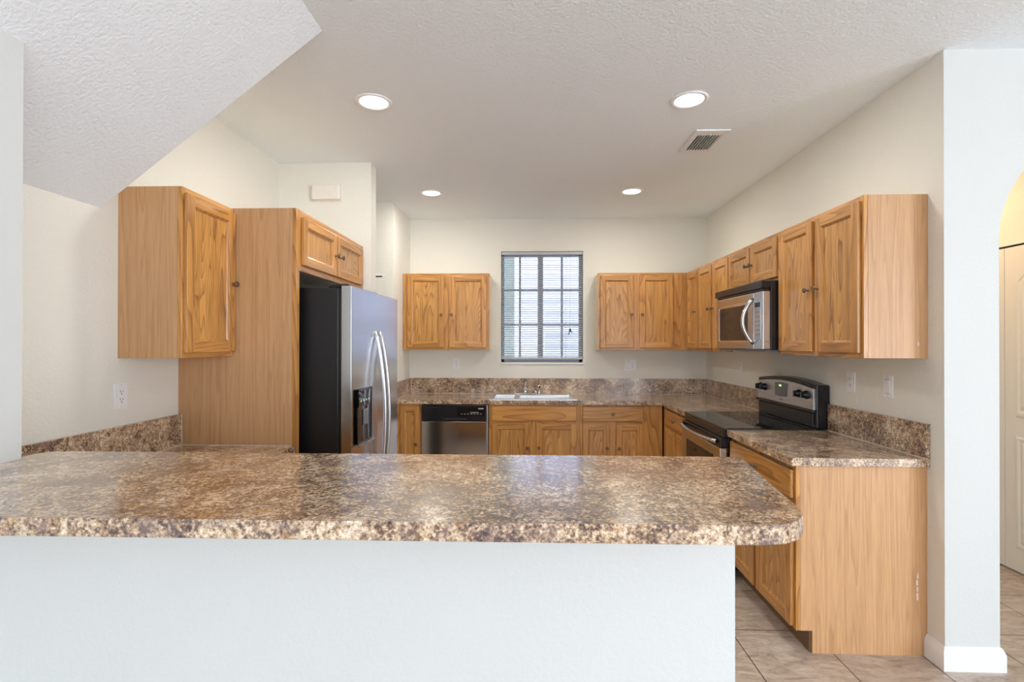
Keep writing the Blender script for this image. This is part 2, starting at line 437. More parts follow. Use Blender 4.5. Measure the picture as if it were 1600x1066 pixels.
# ------------------------------------------------------------------ window
win = bpy.data.objects.new('window_1', None); C.objects.link(win); win.location = ((W0 + W1) / 2, YB, WZ0); struct(win)
win['label'] = 'grey framed kitchen window with twelve panes above the sink'
wx0, wx1, wh = W0 - (W0 + W1) / 2, W1 - (W0 + W1) / 2, WZ1 - WZ0
fy0, fy1 = .085, .125
B('window_frame', 'alu', win, [(wx0, wx0 + .03, fy0, fy1, 0, wh), (wx1 - .035, wx1, fy0, fy1, 0, wh), (wx0, wx1, fy0, fy1, 0, .05), (wx0, wx1, fy0, fy1, wh - .045, wh)], .003)
def wxp(u): return (u - 825.5) / 779.7 * (YB + .1) * 1.0 - (W0 + W1) / 2 + .0
bxs = [((811.8 - 825) / 779.7 * 5.35, .022), ((844 - 825) / 779.7 * 5.35, .058), ((877 - 825) / 779.7 * 5.35, .022)]
bxs = [(-.0915 - .1415, .022), (.128 - .1415, .056), (.357 - .1415, .022)]
bars = [(x - wd / 2, x + wd / 2, fy0 + .004, fy1 - .004, .04, wh - .03) for x, wd in bxs]
for zz in (.40, .775): bars.append((wx0 + .02, wx1 - .02, fy0 + .006, fy1 - .006, zz - .011, zz + .011))
B('muntin_grid', 'alu', win, bars)
B('pane', 'glass', win, [(wx0 + .02, wx1 - .02, .104, .107, .03, wh - .03)])
B('window_sill', 'trimw', win, [(wx0 - .006, wx1 + .006, -.012, .085, -.016, 0.002, .003)], label='thin white sill strip')
# blind
bl = thing('window_blind', 'lowered pearl grey mini blind with open slats over the sink window', 'blind', ((W0 + W1) / 2, YB, WZ0))
B('headrail', 'blind', bl, [(wx0 + .004, wx1 - .004, .012, .042, wh - .034, wh - .004, .002)])
bm = bmesh.new()
zt = wh - .05; zb = .068; ns = 46
for k in range(ns):
    z = zb + (zt - zb) * k / (ns - 1)
    t = bmesh.new(); q = []
    for s in range(5):
        yy = .014 + .0245 * s / 4; hz = .0028 * (1 - ((s - 2) / 2) ** 2) + (.0035 if s == 4 else 0) * 0 + (s - 2) * .0019
        q.append((t.verts.new((wx0 + .006, yy, z + hz)), t.verts.new((wx1 - .006, yy, z + hz)), t.verts.new((wx0 + .006, yy, z + hz - .0007)), t.verts.new((wx1 - .006, yy, z + hz - .0007))))
    for a, b_ in zip(q, q[1:]):
        f = t.faces.new([a[0], a[1], b_[1], b_[0]]); f.smooth = True
        f = t.faces.new([a[2], b_[2], b_[3], a[3]]); f.smooth = True
    t.faces.new([q[0][0], q[0][2], q[0][3], q[0][1]]); t.faces.new([q[-1][0], q[-1][1], q[-1][3], q[-1][2]])
    merge(bm, t, 0)
obj('slats', bm, 'blind', bl)
B('bottom_rail', 'blind', bl, [(wx0 + .005, wx1 - .005, .012, .038, .034, .056, .003)])
for x in (wx0 + .09, wx1 - .10):
    bm = bmesh.new(); add_tube(bm, [(x, .011, .04), (x, .011, wh - .03)], .0009, 6); obj('ladder_cord', bm, 'blind', bl)
bm = bmesh.new()
cx = wx1 - .135
add_tube(bm, [(cx, .006, wh - .03), (cx, .004, .36)], .0013, 6); add_tube(bm, [(cx - .045, .006, wh - .03), (cx - .045, .004, .05)], .0013, 6)
obj('pull_cord', bm, 'grey', bl)
bm = bmesh.new()
add_lathe(bm, [(.002, 0), (.010, .006), (.012, .02), (.006, .03), (.002, .036)], 10, Matrix.Translation((cx, -.004, .325)))
add_tube(bm, [(cx, -.004, .335), (cx + .014, -.006, .322), (cx + .022, -.004, .318)], .005, 8)
add_tube(bm, [(cx, -.004, .326), (cx - .013, -.006, .31), (cx - .016, -.004, .292)], .004, 8)
add_tube(bm, [(cx, -.004, .30 + .03), (cx - .002, -.006, .36)], .005, 8)
obj('cord_knot', bm, 'slot', bl, label='dark tangled cord knot')

# outside, seen through the blind
nb = thing('neighboring_house', 'pale clapboard neighboring house seen through the kitchen window blind', 'house', (0.6, 8.6, 0))
B('wall', 'siding', nb, [(-.765, 6, 0, .3, -.3, 5.5)])
B('corner_trim', 'trimw', nb, [(-.84, -.765, -.02, .3, -.3, 5.5)])
B('side_wall', 'sage', nb, [(-6, -.84, .25, .5, -.3, 5.5)])
struct(B('floor_outside', 'lawn', None, [(-8, 9, 6.05, 16, -.4, -.3)]))

# ------------------------------------------------------------------ knob (one mesh, shared)
def knob_mesh():
    bm = bmesh.new(); mt = Matrix.Rotation(PI / 2, 4, 'X')   # local +Z -> -Y
    add_lathe(bm, [(.0085, 0), (.0085, .002), (.0045, .004), (.004, .013), (.009, .016), (.0145, .019), (.0155, .022), (.013, .0255), (.0085, .0275), (.0075, .0262), (.004, .0275), (.001, .028)], 18, mt)
    for k in range(8):
        a = 2 * PI * k / 8
        add_lathe(bm, [(.0005, 0), (.0022, .001), (.0022, .002), (.0005, .003)], 6, Matrix.Translation((.0115 * math.cos(a), -.0245, .0115 * math.sin(a))) @ mt)
    me = bpy.data.meshes.new('knob'); bm.to_mesh(me); bm.free(); me.materials.append(M['bronze']); return me
KNOB = knob_mesh()
def knob(parent, x, y, z):
    o = bpy.data.objects.new('knob', KNOB); C.objects.link(o); o.parent = parent; o.location = (x, y, z); return o

# ------------------------------------------------------------------ cabinets
TH = .019
def cabinet_door(parent, x0, x1, z0, z1, kn=None, label=None, sw=.052):
    bm = bmesh.new(); y1, y0 = 0.0, -TH
    sw = min(sw, (x1 - x0) * .27)
    add_box(bm, x0, x0 + sw, y0, y1, z0, z1, .0035, 0); add_box(bm, x1 - sw, x1, y0, y1, z0, z1, .0035, 0)
    add_box(bm, x0 + sw - .002, x1 - sw + .002, y0 + .0006, y1, z1 - sw, z1, .003, 1); add_box(bm, x0 + sw - .002, x1 - sw + .002, y0 + .0006, y1, z0, z0 + sw, .003, 1)
    ix0, ix1, iz0, iz1 = x0 + sw, x1 - sw, z0 + sw, z1 - sw
    # sloped inner moulding and flat panel
    t = bmesh.new(); A = []
    for ins, yy in ((-.001, y0 + .0035), (.004, y0 + .006), (.009, y0 + .012)):
        A.append([t.verts.new(p) for p in ((ix0 + ins, yy, iz0 + ins), (ix1 - ins, yy, iz0 + ins), (ix1 - ins, yy, iz1 - ins), (ix0 + ins, yy, iz1 - ins))])
    for a, b_ in zip(A, A[1:]):
        for k in range(4):
            f = t.faces.new([a[k], a[(k + 1) % 4], b_[(k + 1) % 4], b_[k]]); f.material_index = 0
    f = t.faces.new(A[-1]); f.material_index = 2
    for f in t.faces:
        f.normal_update()
        if f.normal.y > 0: f.normal_flip()
    merge(bm, t)
    o = obj('door', bm, ['oak', 'oak_h', 'oak_panel'], parent, label)
    if kn: knob(o, kn[0], -TH, kn[1])
    return o
def drawer_front(parent, x0, x1, z0, z1, kn=True, name='drawer'):
    bm = bmesh.new(); add_box(bm, x0, x1, -TH, 0, z0, z1, .006, 0, 3)
    o = obj(name, bm, ['oak_h'], parent)
    if kn: knob(o, (x0 + x1) / 2, -TH, (z0 + z1) / 2)
    return o
def cabinet(name, label, loc, rot, wd, dp, h, stiles, rails, left='pale', right='pale', toe=False, group=None, bottom='pale', bh=None):
    """local frame: x along the front, y into the cabinet (0 = face), z up."""
    r = thing(name, label, 'cabinet', loc, rot, group)
    zt = .105 if toe else 0
    sd = .012
    B('body', 'pale', r, [(sd, wd - sd, .02, dp, zt + .012, bh or (h - .0005))] + ([] if not toe else [(sd, wd - sd, .075, dp, 0, zt + .012)]))
    bm = bmesh.new()
    for a, b_ in stiles: add_box(bm, a, b_, 0, .02, zt, h, .0012, 0, 1)
    for a, b_ in rails: add_box(bm, .002, wd - .002, .0004, .02, a, b_, .001, 1, 1)
    obj('face_frame', bm, ['oak', 'oak_h'], r)
    if not toe: B('bottom_panel', bottom, r, [(sd, wd - sd, .02, dp, 0, .012)])
    for s, mt in (('l', left), ('r', right)):
        if mt is None: continue
        a, b_ = (0, sd) if s == 'l' else (wd - sd, wd)
        pts = [(.02, zt), (dp, zt), (dp, h), (.02, h)] if not toe else [(.02, zt), (.075, zt), (.075, 0), (dp, 0), (dp, h), (.02, h)]
        bm = bmesh.new(); add_prism(bm, pts, a, b_, axis='x'); obj('side_panel', bm, mt, r)
    if toe: B('toe_board', 'toe', r, [(sd, wd - sd, .066, .075, 0, zt)])
    return r
FB = YB - .306      # face of uppers on the back wall
ZU0, ZU1 = 1.377, 2.138; HU = ZU1 - ZU0
DU0, DU1 = 1.400 - ZU0, 2.113 - ZU0
KU = 1.585 - ZU0 + .11
# back wall left
X0 = -1.2545; W = -.388 - X0
c = cabinet('wall_cabinet', 'oak two-door wall cabinet on the back wall left of the window', (X0, FB, ZU0), 0, W, .306, HU,
            [(0, .05), (W - .04, W), (-.842 - X0 + -.005, -.786 - X0 + .005)], [(0, .04), (HU - .04, HU)])
cabinet_door(c, -1.208 - X0, -.842 - X0, DU0, DU1, (-.865 - X0, .348))
cabinet_door(c, -.786 - X0, -.415 - X0, DU0, DU1, (-.762 - X0, .348))
# back wall right
X0 = .689; XU = 1.556; W = XU - X0
c = cabinet('wall_cabinet', 'oak two-door wall cabinet between the window and the corner cabinets', (X0, FB, ZU0), 0, W, .306, HU,
            [(0, .03), (1.41 - X0, W), (1.025 - X0, 1.097 - X0)], [(0, .04), (HU - .04, HU)], right=None)
cabinet_door(c, .705 - X0, 1.03 - X0, DU0, DU1, (1.008 - X0, .348))
cabinet_door(c, 1.092 - X0, 1.415 - X0, DU0, DU1, (1.114 - X0, .348))
# right wall uppers, local x runs toward the camera from Y0
RR = -PI / 2
def right_upper(label, ya, yb, z0, z1, doors, stiles, left='pale', right='pale', bottom='pale', dp=XR - XU):
    wd = ya - yb; h = z1 - z0
    c = cabinet('wall_cabinet', label, (XU, ya, z0), RR, wd, dp, h, [(ya - a, ya - b) for a, b in stiles], [(0, .035), (h - .04, h)], left, right, bottom=bottom)
    for a, b, ky, kz in doors:
        cabinet_door(c, ya - a, ya - b, max(.023, 1.400 - z0) if z0 < 1.5 else .022, h - .025, None if ky is None else (ya - ky, kz - z0))
    return c
right_upper('oak corner wall cabinet with a single narrow door beside the back wall', FB - .002, 4.606, ZU0, ZU1,
            [(4.908, 4.617, 4.650, 1.737)], [(FB - .002, 4.90), (4.62, 4.606)])
right_upper('tall narrow two-door oak wall cabinet just left of the microwave', 4.604, 3.902, ZU0, ZU1,
            [(4.596, 4.264, 4.29, 1.737), (4.236, 3.912, 4.206, 1.737)], [(4.604, 4.59), (4.27, 4.23), (3.92, 3.902)])
right_upper('short two-door oak wall cabinet above the microwave', 3.900, 3.137, 1.838, ZU1,
            [(3.893, 3.534, 3.56, 1.985), (3.516, 3.153, 3.49, 1.985)], [(3.90, 3.885), (3.54, 3.51), (3.16, 3.137)])
c = right_upper('large two-door oak wall cabinet with exposed end panel near the arch', 3.135, 2.369, ZU0, ZU1,
            [(3.124, 2.768, 2.795, 1.737), (2.734, 2.385, 2.708, 1.737)], [(3.135, 3.12), (2.77, 2.73), (2.40, 2.369)], right='lam')
B('paint_chip', 'trimw', c, [(.766, .7665, .245, .250, .058, .075, .0)], label='tiny white chip')
# left wall upper, local x runs away from the camera
RL = PI / 2
XLF = -1.530
c = cabinet('wall_cabinet', 'single-door oak wall cabinet under the sloping ceiling beside the outlet', (XLF, 2.152, ZU0), RL, .383, XLF - XL, HU,
            [(0, .03), (.36, .383)], [(0, .04), (HU - .04, HU)], left='lam', right='pale')
cabinet_door(c, .012, .375, DU0, DU1, (.352, 1.745 - ZU0))
# fridge enclosure: tall panel with stile, cabinet above
XF = -1.199
p = thing('fridge_side_panel', 'tall oak laminate end panel standing between left counter and refrigerator', 'panel', (XF, 2.537, 0), 0)
B('panel', 'lam', p, [(XL - XF, -.02, 0, .019, 0, 2.143)])
B('edge_stile', 'oak', p, [(-.02, 0, 0, .038, 0, 2.143, .001)])
z0 = 1.823
c = cabinet('wall_cabinet', 'shallow two-door oak cabinet above the refrigerator', (XF, 2.5755, z0), RL, 3.578 - 2.5755, .60, 2.143 - z0,
            [(0, .018), (.455, .50), (.945, 1.0025)], [(0, .036), (.285, .32)], left=None)
c['label'] = 'two-door oak cabinet above the refrigerator'
cabinet_door(c, 2.590 - 2.5755, 3.040 - 2.5755, .032, .287, (3.012 - 2.5755, .155), sw=.048)
cabinet_door(c, 3.062 - 2.5755, 3.530 - 2.5755, .032, .287, (3.092 - 2.5755, .155), sw=.048)

# base cabinets, back run
FBB = YB - .598; HB = CT - CTH - .001; DB = .598
zd0, zd1, zr = .722, .858, .697
def base(label, x0, x1, stiles, rails, left='pale', right='pale', loc=None, rot=0, dp=DB, bh=None):
    return cabinet('base_cabinet', label, loc or (x0, FBB, 0), rot, x1 - x0, dp, HB, [(a - x0, b - x0) for a, b in stiles], rails, left, right, toe=True, bh=bh)
RAILS = [(.105, .14), (.855, HB), (.69, .73)]
c = base('narrow oak base cabinet between refrigerator and dishwasher', XA + .002, -1.002, [(XA + .002, -1.19), (-1.03, -1.002)], [(.105, .14), (.845, HB)])
cabinet_door(c, -1.197 - XA - .002, -1.02 - XA - .002, .13, .848, (-1.050 - XA, .50), sw=.045)
x0 = -.368
c = base('oak sink base cabinet under the stainless sink', x0, .477, [(x0, -.33), (.437, .477), (.005, .085)], RAILS, bh=.70)
drawer_front(c, -.342 - x0, .446 - x0, zd0, zd1, False, 'false_drawer')
cabinet_door(c, -.342 - x0, .015 - x0, .13, .697, (-.008 - x0, .475)); cabinet_door(c, .074 - x0, .447 - x0, .13, .697, (.097 - x0, .475))
x0 = .479
c = base('oak base cabinet with one drawer over two doors right of the sink', x0, 1.236, [(x0, .51), (1.05, 1.236), (.74, .82)], RAILS, right=None)
drawer_front(c, .503 - x0, 1.057 - x0, zd0, zd1)
cabinet_door(c, .503 - x0, .747 - x0, .13, .693, (.724 - x0, .475)); cabinet_door(c, .811 - x0, 1.057 - x0, .13, .693, (.834 - x0, .475))
# right run
XFR = 1.250
def rbase(label, ya, yb, stiles, drawers, doors, left='pale', right='pale'):
    c = cabinet('base_cabinet', label, (XFR, ya, 0), RR, ya - yb, XR - XFR, HB, [(ya - a, ya - b) for a, b in stiles], RAILS, left, right, toe=True)
    for a, b in drawers: drawer_front(c, ya - a, ya - b, zd0 - .005, zd1 - .008)
    for a, b, k in doors: cabinet_door(c, ya - a, ya - b, .118, .693, None if k is None else (ya - k, .475 if k > 3.2 else .63))
    return c
rbase('oak base cabinet with one drawer in the corner left of the range', 4.652, 3.893, [(4.652, 4.54), (4.27, 4.22), (3.91, 3.893)], [(4.545, 3.925)],
      [(4.545, 4.262, 4.285), (4.230, 3.925, 4.205)])
c = rbase('oak base cabinet with exposed end panel right of the range', 3.112, 2.377, [(3.112, 3.095), (2.79, 2.745), (2.40, 2.377)], [(3.098, 2.392)],
      [(3.098, 2.783, None), (2.752, 2.392, None)], right='lam')
chips = [(.7352, .7358, .548 + dx, .548 + dx + wv_, zz, zz + hh) for dx, wv_, zz, hh in
         ((.004, .004, .355, .018), (.0, .005, .325, .024), (.002, .004, .296, .022), (.001, .006, .256, .034), (.006, .003, .376, .007))]
B('paint_chip', 'trimw', c, chips, label='streak of white paint on the end panel')

# ------------------------------------------------------------------ countertops
def slab(bm, pts, z1=CT, th=CTH, bev=.003): add_prism(bm, pts, z1 - th, z1, bev)
# back run with its right arm; the sink cut-out is framed by four pieces
YF = FBB - .03; XFC = XFR - .03
SX0, SX1, SY0, SY1 = -.355, .440, 4.675, 5.165
ct = thing('countertop', 'brown granite-look countertop along the back wall holding the sink', 'countertop', (0, YB, CT))
bm = bmesh.new()
def to(pts): return [(a, b - YB) for a, b in pts]
add_box(bm, XA, SX0, YF - YB, -.0005, -CTH, 0, .002); add_box(bm, SX1, XR - .0005, YF - YB, -.0005, -CTH, 0, .002)
add_box(bm, SX0 - .002, SX1 + .002, YF - YB, SY0 - YB, -CTH, 0, .002); add_box(bm, SX0 - .002, SX1 + .002, SY1 - YB, -.0005, -CTH, 0, .002)
add_box(bm, XFC, XR - .0005, 3.893 - YB, YF - YB + .004, -CTH, 0, .002)
obj('slab', bm, 'stone', ct)
bs = ZBS - CT
B('backsplash', 'stone', ct, [(XA + .019, XR - .0205, -.0195, -.0005, .0003, bs, .001), (XR - .02, XR - .0005, 3.893 - YB, -.0005, .0003, bs, .001), (XA, XA + .019, YF - YB + .005, -.0005, .0003, bs, .001)])
cw = .004
B('caulk_line', 'caulk', ct, [(XA + .019, XR - .02, -.0195 - cw, -.019, 0, cw), (XR - .02 - cw, XR - .0195, 3.9 - YB, -.02, 0, cw), (XA + .0185, XA + .019 + cw, YF - YB + .01, -.02, 0, cw),
                              (XR - .024, XR - .019, -.024, -.019, 0, bs - .004), (XA + .018, XA + .022, -.022, -.018, 0, bs - .004)])
cr_ = thing('countertop', 'short brown granite-look countertop right of the range, near the arch', 'countertop', (XR, 2.357, CT))
bm = bmesh.new(); add_box(bm, XFC - XR, -.0005, 0, 3.112 - 2.357, -CTH, 0, .002); obj('slab', bm, 'stone', cr_)
B('backsplash', 'stone', cr_, [(-.0205, -.0005, .0, 3.112 - 2.357, .0003, bs, .001)])
B('caulk_line', 'caulk', cr_, [(-.0205 - cw, -.020, .004, .75, 0, cw)])
cl_ = thing('countertop', 'low brown granite-look countertop in the left corner behind the bar', 'countertop', (XL, 2.535, CT))
bm = bmesh.new()
o_ = lambda pts: [(a - XL, b - 2.535) for a, b in pts]
add_prism(bm, o_([(XL + .0005, 2.535), (XL + .0005, 1.381), (XLL, 1.381), (XLL, 1.287), (.46, 1.287), (.46, 1.93), (-1.2, 1.93), (-1.2, 2.535)]), -CTH, 0, .002)
obj('slab', bm, 'stone', cl_)
B('backsplash', 'stone', cl_, [(.0005, .0205, 1.381 - 2.535, -.0005, .0003, bs, .001)])
B('caulk_line', 'caulk', cl_, [(.020, .0205 + cw, -1.15, -.001, 0, cw), (.02, XF - XL - .02, -cw, -.0005, 0, cw), (.0205, .0245, -.004, -.0005, 0, bs)])
# cabinets carrying it
c = cabinet('base_cabinet', 'oak base cabinet under the left corner counter beside the refrigerator panel', (-1.23, 1.902, 0), RL, 2.534 - 1.902, 1.819 - 1.23 - .002, HB, [(0, .03), (.60, .632)], RAILS, toe=True)
drawer_front(c, .02, .61, zd0, zd1); cabinet_door(c, .02, .61, .13, .693, (.05, .63))
c = cabinet('base_cabinet', 'oak base cabinets behind the half wall under the bar', (.45, 1.90, 0), PI, .45 + 1.228, .61, HB, [(0, .03), (.54, .58), (1.10, 1.14), (1.65, 1.678)], RAILS, toe=True)
for i in range(3):
    a = .02 + i * .555; drawer_front(c, a, a + .53, zd0, zd1); cabinet_door(c, a, a + .53, .13, .693, (a + .03, .63))

# bar top
ZBAR = 1.1146
bar = thing('bar_top', 'long raised brown granite-look bar counter across the foreground', 'countertop', (0, 1.2, ZBAR))
pts = [(XLL + .0005, -2.0 + 2.912), (.40, .922)]
pts = [(XLL + .0005, .914), (.425, .920), (.468, .928), (.503, .948), (.528, .978), (.543, 1.015), (.551, 1.06), (.572, 1.197), (.619, 1.472), (.612, 1.479), (-1.40, 1.479), (-1.45, 1.47), (-1.466, 1.445), (-1.466, 1.3805), (XLL + .0005, 1.3805)]
bm = bmesh.new(); add_prism(bm, [(a, b - 1.2) for a, b in pts], -.0358, 0, .0016)
obj('slab', bm, 'stone', bar)

# ------------------------------------------------------------------ sink and faucet
sk = thing('kitchen_sink', 'stainless double-bowl sink set in the back counter', 'sink', ((SX0 + SX1) / 2, (SY0 + SY1) / 2, CT))
cx, cy = (SX0 + SX1) / 2, (SY0 + SY1) / 2
bm = bmesh.new()
rx0, rx1, ry0, ry1 = SX0 - cx - .012, SX1 - cx + .012, SY0 - cy - .012, SY1 - cy + .012
b1 = (-.330 - cx, -.135 - cx); b2 = (-.085 - cx, .415 - cx); by0, by1 = SY0 - cy + .018, SY1 - cy - .085
zr0, zr1 = .0005, .0065
for bx in ((rx0, b1[0], ry0, ry1), (b1[1], b2[0], ry0, ry1), (b2[1], rx1, ry0, ry1), (b1[0], b1[1], ry0, by0), (b2[0], b2[1], ry0, by0), (b1[0], b1[1], by1, ry1), (b2[0], b2[1], by1, ry1)):
    add_box(bm, *bx, zr0, zr1)
obj('rim', bm, 'sinksteel', sk)
for (a, b_) in (b1, b2):
    t = bmesh.new(); bm = bmesh.new()
    A = []
    for ins, z in ((0, .005), (.004, -.004), (.014, -.15), (.03, -.165)):
        A.append([t.verts.new(q) for q in ((a + ins, by0 + ins, z), (b_ - ins, by0 + ins, z), (b_ - ins, by1 - ins, z), (a + ins, by1 - ins, z))])
    for p_, q_ in zip(A, A[1:]):
        for k in range(4): t.faces.new([p_[k], p_[(k + 1) % 4], q_[(k + 1) % 4], q_[k]])
    t.faces.new(A[-1]); merge(bm, t, 0)
    bw = obj('bowl', bm, 'sinksteel', sk)
    bm = bmesh.new(); add_lathe(bm, [(.038, 0), (.040, .003), (.03, .004), (.02, .001)], 20, Matrix.Translation(((a + b_) / 2, (by0 + by1) / 2, -.1648))); obj('drain', bm, 'chrome', bw)
fc = thing('faucet', 'low chrome single-lever faucet on the sink deck', 'faucet', (-.030, 5.118, CT + .0065))
bm = bmesh.new(); add_box(bm, -.105, .105, -.026, .026, 0, .012, .005); obj('deck_plate', bm, 'chrome', fc)
bm = bmesh.new(); add_lathe(bm, [(.026, .012), (.025, .03), (.022, .06), (.020, .066), (.012, .074), (.002, .078)], 20); obj('body', bm, 'chrome', fc)
bm = bmesh.new(); add_tube(bm, [(0, 0, .072), (0, .004, .092), (.004, .012, .112), (.006, .018, .124)], [.010, .009, .011, .008], 12); obj('lever', bm, 'chrome', fc)
bm = bmesh.new(); add_tube(bm, [(0, -.01, .045), (.03, -.05, .050), (.07, -.10, .052), (.10, -.145, .046), (.108, -.157, .030)], [.012, .011, .010, .010, .010], 12); obj('spout', bm, 'chrome', fc)
spr = thing('sink_sprayer', 'small chrome side sprayer right of the faucet', 'sprayer', (.112, 5.118, CT + .0065))
bm = bmesh.new(); add_lathe(bm, [(.020, 0), (.019, .006), (.013, .012), (.012, .05), (.016, .062), (.017, .085), (.008, .097)], 16); obj('wand', bm, 'chrome', spr)
bm = bmesh.new(); add_box(bm, -.005, .005, -.026, -.015, .065, .090, .002); obj('trigger', bm, 'black', spr)

# ------------------------------------------------------------------ dishwasher
dw = thing('dishwasher', 'built-in dishwasher with black control strip and stainless door', 'dishwasher', (-.998, 4.655, 0))
Wd = .626
B('body', 'black', dw, [(.006, Wd - .006, .0, .56, .09, .868)])
B('door', 'steel', dw, [(.004, Wd - .018, -.030, -.0005, .12, .714, .004)])
B('door_edge', 'steel_side', dw, [(Wd - .016, Wd - .003, -.016, -.0005, .12, .868, .001)])
cp = B('control_panel', 'black', dw, [(.004, Wd - .018, -.032, -.0005, .719, .870, .005)])
B('display_area', 'blackglass', cp, [(.34, Wd - .03, -.0335, -.031, .765, .850, .0008)])
B('vent_slot', 'slot', cp, [(.05, .15, -.0332, -.0315, .838, .846)])
bm = bmesh.new()
add_prism(bm, [(.18, .752), (.30, .746), (.42, .744), (.42, .735), (.30, .733), (.22, .738)], -.0335, -.031, axis='y'); obj('grip_recess', bm, 'slot', cp)
mk = [(.535 + .0, .582, -.0345, -.0333, .832, .840)] + [(.37 + .03 * i, .388 + .03 * i, -.0345, -.0333, .785, .7875) for i in range(7)] + [(.46 + .016 * i, .470 + .016 * i, -.0345, -.0333, .797, .803) for i in range(5)]
B('printed_marks', 'mark', cp, mk)
B('toe_board', 'black', dw, [(.01, Wd - .01, .03, .04, .005, .10)])

# ------------------------------------------------------------------ refrigerator
FX, FY0, FY1, FZ = -.938, 2.645, 3.508, 1.755
fr = thing('refrigerator', 'stainless side-by-side refrigerator with black sides and ice dispenser', 'refrigerator', (FX, FY0, 0), PI / 2)
# local: x away from camera along the front, y into the fridge (toward -X), z up
FW = FY1 - FY0; sm = 3.043 - FY0
B('body', 'pebble', fr, [(.0, FW, .080, .845, .03, FZ - .012, .006)])
B('hinge_cover', 'black', fr, [(.01, .07, .03, .14, FZ - .012, FZ + .008, .004), (FW - .07, FW - .01, .03, .14, FZ - .012, FZ + .008, .004)])
B('door_gasket', 'black', fr, [(.006, FW - .006, .068, .080, .06, FZ - .02)])
def fridge_door(x0, x1):
    bm = bmesh.new(); n = 10; pts = []
    for k in range(n + 1):
        u = k / n; pts.append((x0 + (x1 - x0) * u, .010 - .020 * u))
    pts += [(x1, .066), (x0, .066)]
    add_prism(bm, pts, .05, FZ - .002, .003)
    for f in bm.faces: f.smooth = False
    return obj('door', bm, 'doorsteel', fr)
d1 = fridge_door(.0, sm - .006); d2 = fridge_door(sm + .006, FW)
B('kick_grille', 'black', fr, [(.02, FW - .02, .03, .08, .0, .045)])
def handle(parent, x):
    bm = bmesh.new(); z0, z1 = .50, 1.515; P_ = []
    for k in range(25):
        u = k / 24; z = z0 + (z1 - z0) * u
        P_.append((x, -.008 - .062 * math.sin(PI * u) ** .7, z))
    add_tube(bm, P_, .0115, 12, flat=.8, up=(1, 0, 0)); return obj('handle', bm, 'panelsteel', parent)
handle(d1, sm - .044); handle(d2, sm + .044)
# dispenser in freezer door
a0, a1, q0, q1 = 2.697 - FY0, 2.942 - FY0, .882, 1.188
dp_ = B('dispenser', 'black', d1, [(a0, a1, -.0085, -.002, q0, q0 + .012, .001), (a0, a0 + .012, -.0085, -.002, q0, q1, .001), (a1 - .012, a1, -.0085, -.002, q0, q1, .001), (a0, a1, -.0085, -.002, q1 - .10, q1, .001)])
B('recess', 'blackglass', d1, [(a0 + .006, a1 - .006, -.0072, -.002, q0 + .006, q1 - .09)])
B('control_display', 'blackglass', d1, [(a0 + .012, a1 - .012, -.0098, -.008, q1 - .09, q1 - .012, .0005)])
B('indicator', 'led_blue', d1, [(a0 + .04 + .045 * i, a0 + .052 + .045 * i, -.0104, -.0097, q1 - .07, q1 - .062) for i in range(4)])
B('drip_tray', 'steel', d1, [(a0 - .004, a1 + .004, -.022, -.006, q0 - .010, q0 + .004, .002)])
B('paddle', 'grey', d1, [(a0 + .08, a0 + .15, -.016, -.0072, q0 + .10, q0 + .19, .004)])

# ------------------------------------------------------------------ range
RX, RYA, RYB = 1.205, 3.889, 3.116
rg = thing('range', 'black and stainless electric range with glass cooktop and back panel', 'range', (RX, RYA, 0), RR)
RW = RYA - RYB
B('body', 'black', rg, [(.004, RW - .004, .022, XR - RX - .004, .05, .905, .003)])
B('cooktop', 'blackglass', rg, [(.0, RW, -.004, .565, .905, .9235, .004)])
for i, (bx, by, r_) in enumerate(((.20, .16, .085), (.20, .42, .105), (.57, .16, .11), (.57, .42, .085))):
    bm = bmesh.new()
    t = bmesh.new(); rr_ = []
    for rad in (r_ - .003, r_): rr_.append([t.verts.new((bx + rad * math.cos(2 * PI * k / 48), by + rad * math.sin(2 * PI * k / 48), .9238)) for k in range(48)])
    for k in range(48): t.faces.new([rr_[0][k], rr_[0][(k + 1) % 48], rr_[1][(k + 1) % 48], rr_[1][k]])
    merge(bm, t, 0); obj('burner_ring', bm, 'burn', rg)
B('front_trim', 'black', rg, [(.002, RW - .002, -.002, .022, .862, .905, .003)])
od = B('oven_door', 'steel', rg, [(.004, RW - .004, -.024, .0205, .25, .798, .006), ])
B('door_vent', 'black', od, [(.006, RW - .006, -.018, .0205, .799, .860, .003)])
B('oven_window', 'ovenglass', od, [(.135, RW - .135, -.0262, -.0235, .36, .728, .001)])
bm = bmesh.new()
for (a, b_, c_, d_) in ((.125, RW - .125, .726, .736), (.125, RW - .125, .350, .360), (.125, .135, .35, .736), (RW - .135, RW - .125, .35, .736)): add_box(bm, a, b_, -.0275, -.0235, c_, d_, .001)
obj('window_surround', bm, 'black', od)
bm = bmesh.new(); P_ = []
for k in range(21):
    u = k / 20; P_.append((.035 + (RW - .07) * u, -.030 - .040 * math.sin(PI * u) ** .6, .835 - .004 * math.sin(PI * u)))
add_tube(bm, P_, .0155, 12, flat=.85)
hd = obj('oven_handle', bm, 'steel', od)
B('storage_drawer', 'steel', rg, [(.004, RW - .004, -.020, .0205, .06, .238, .006)])
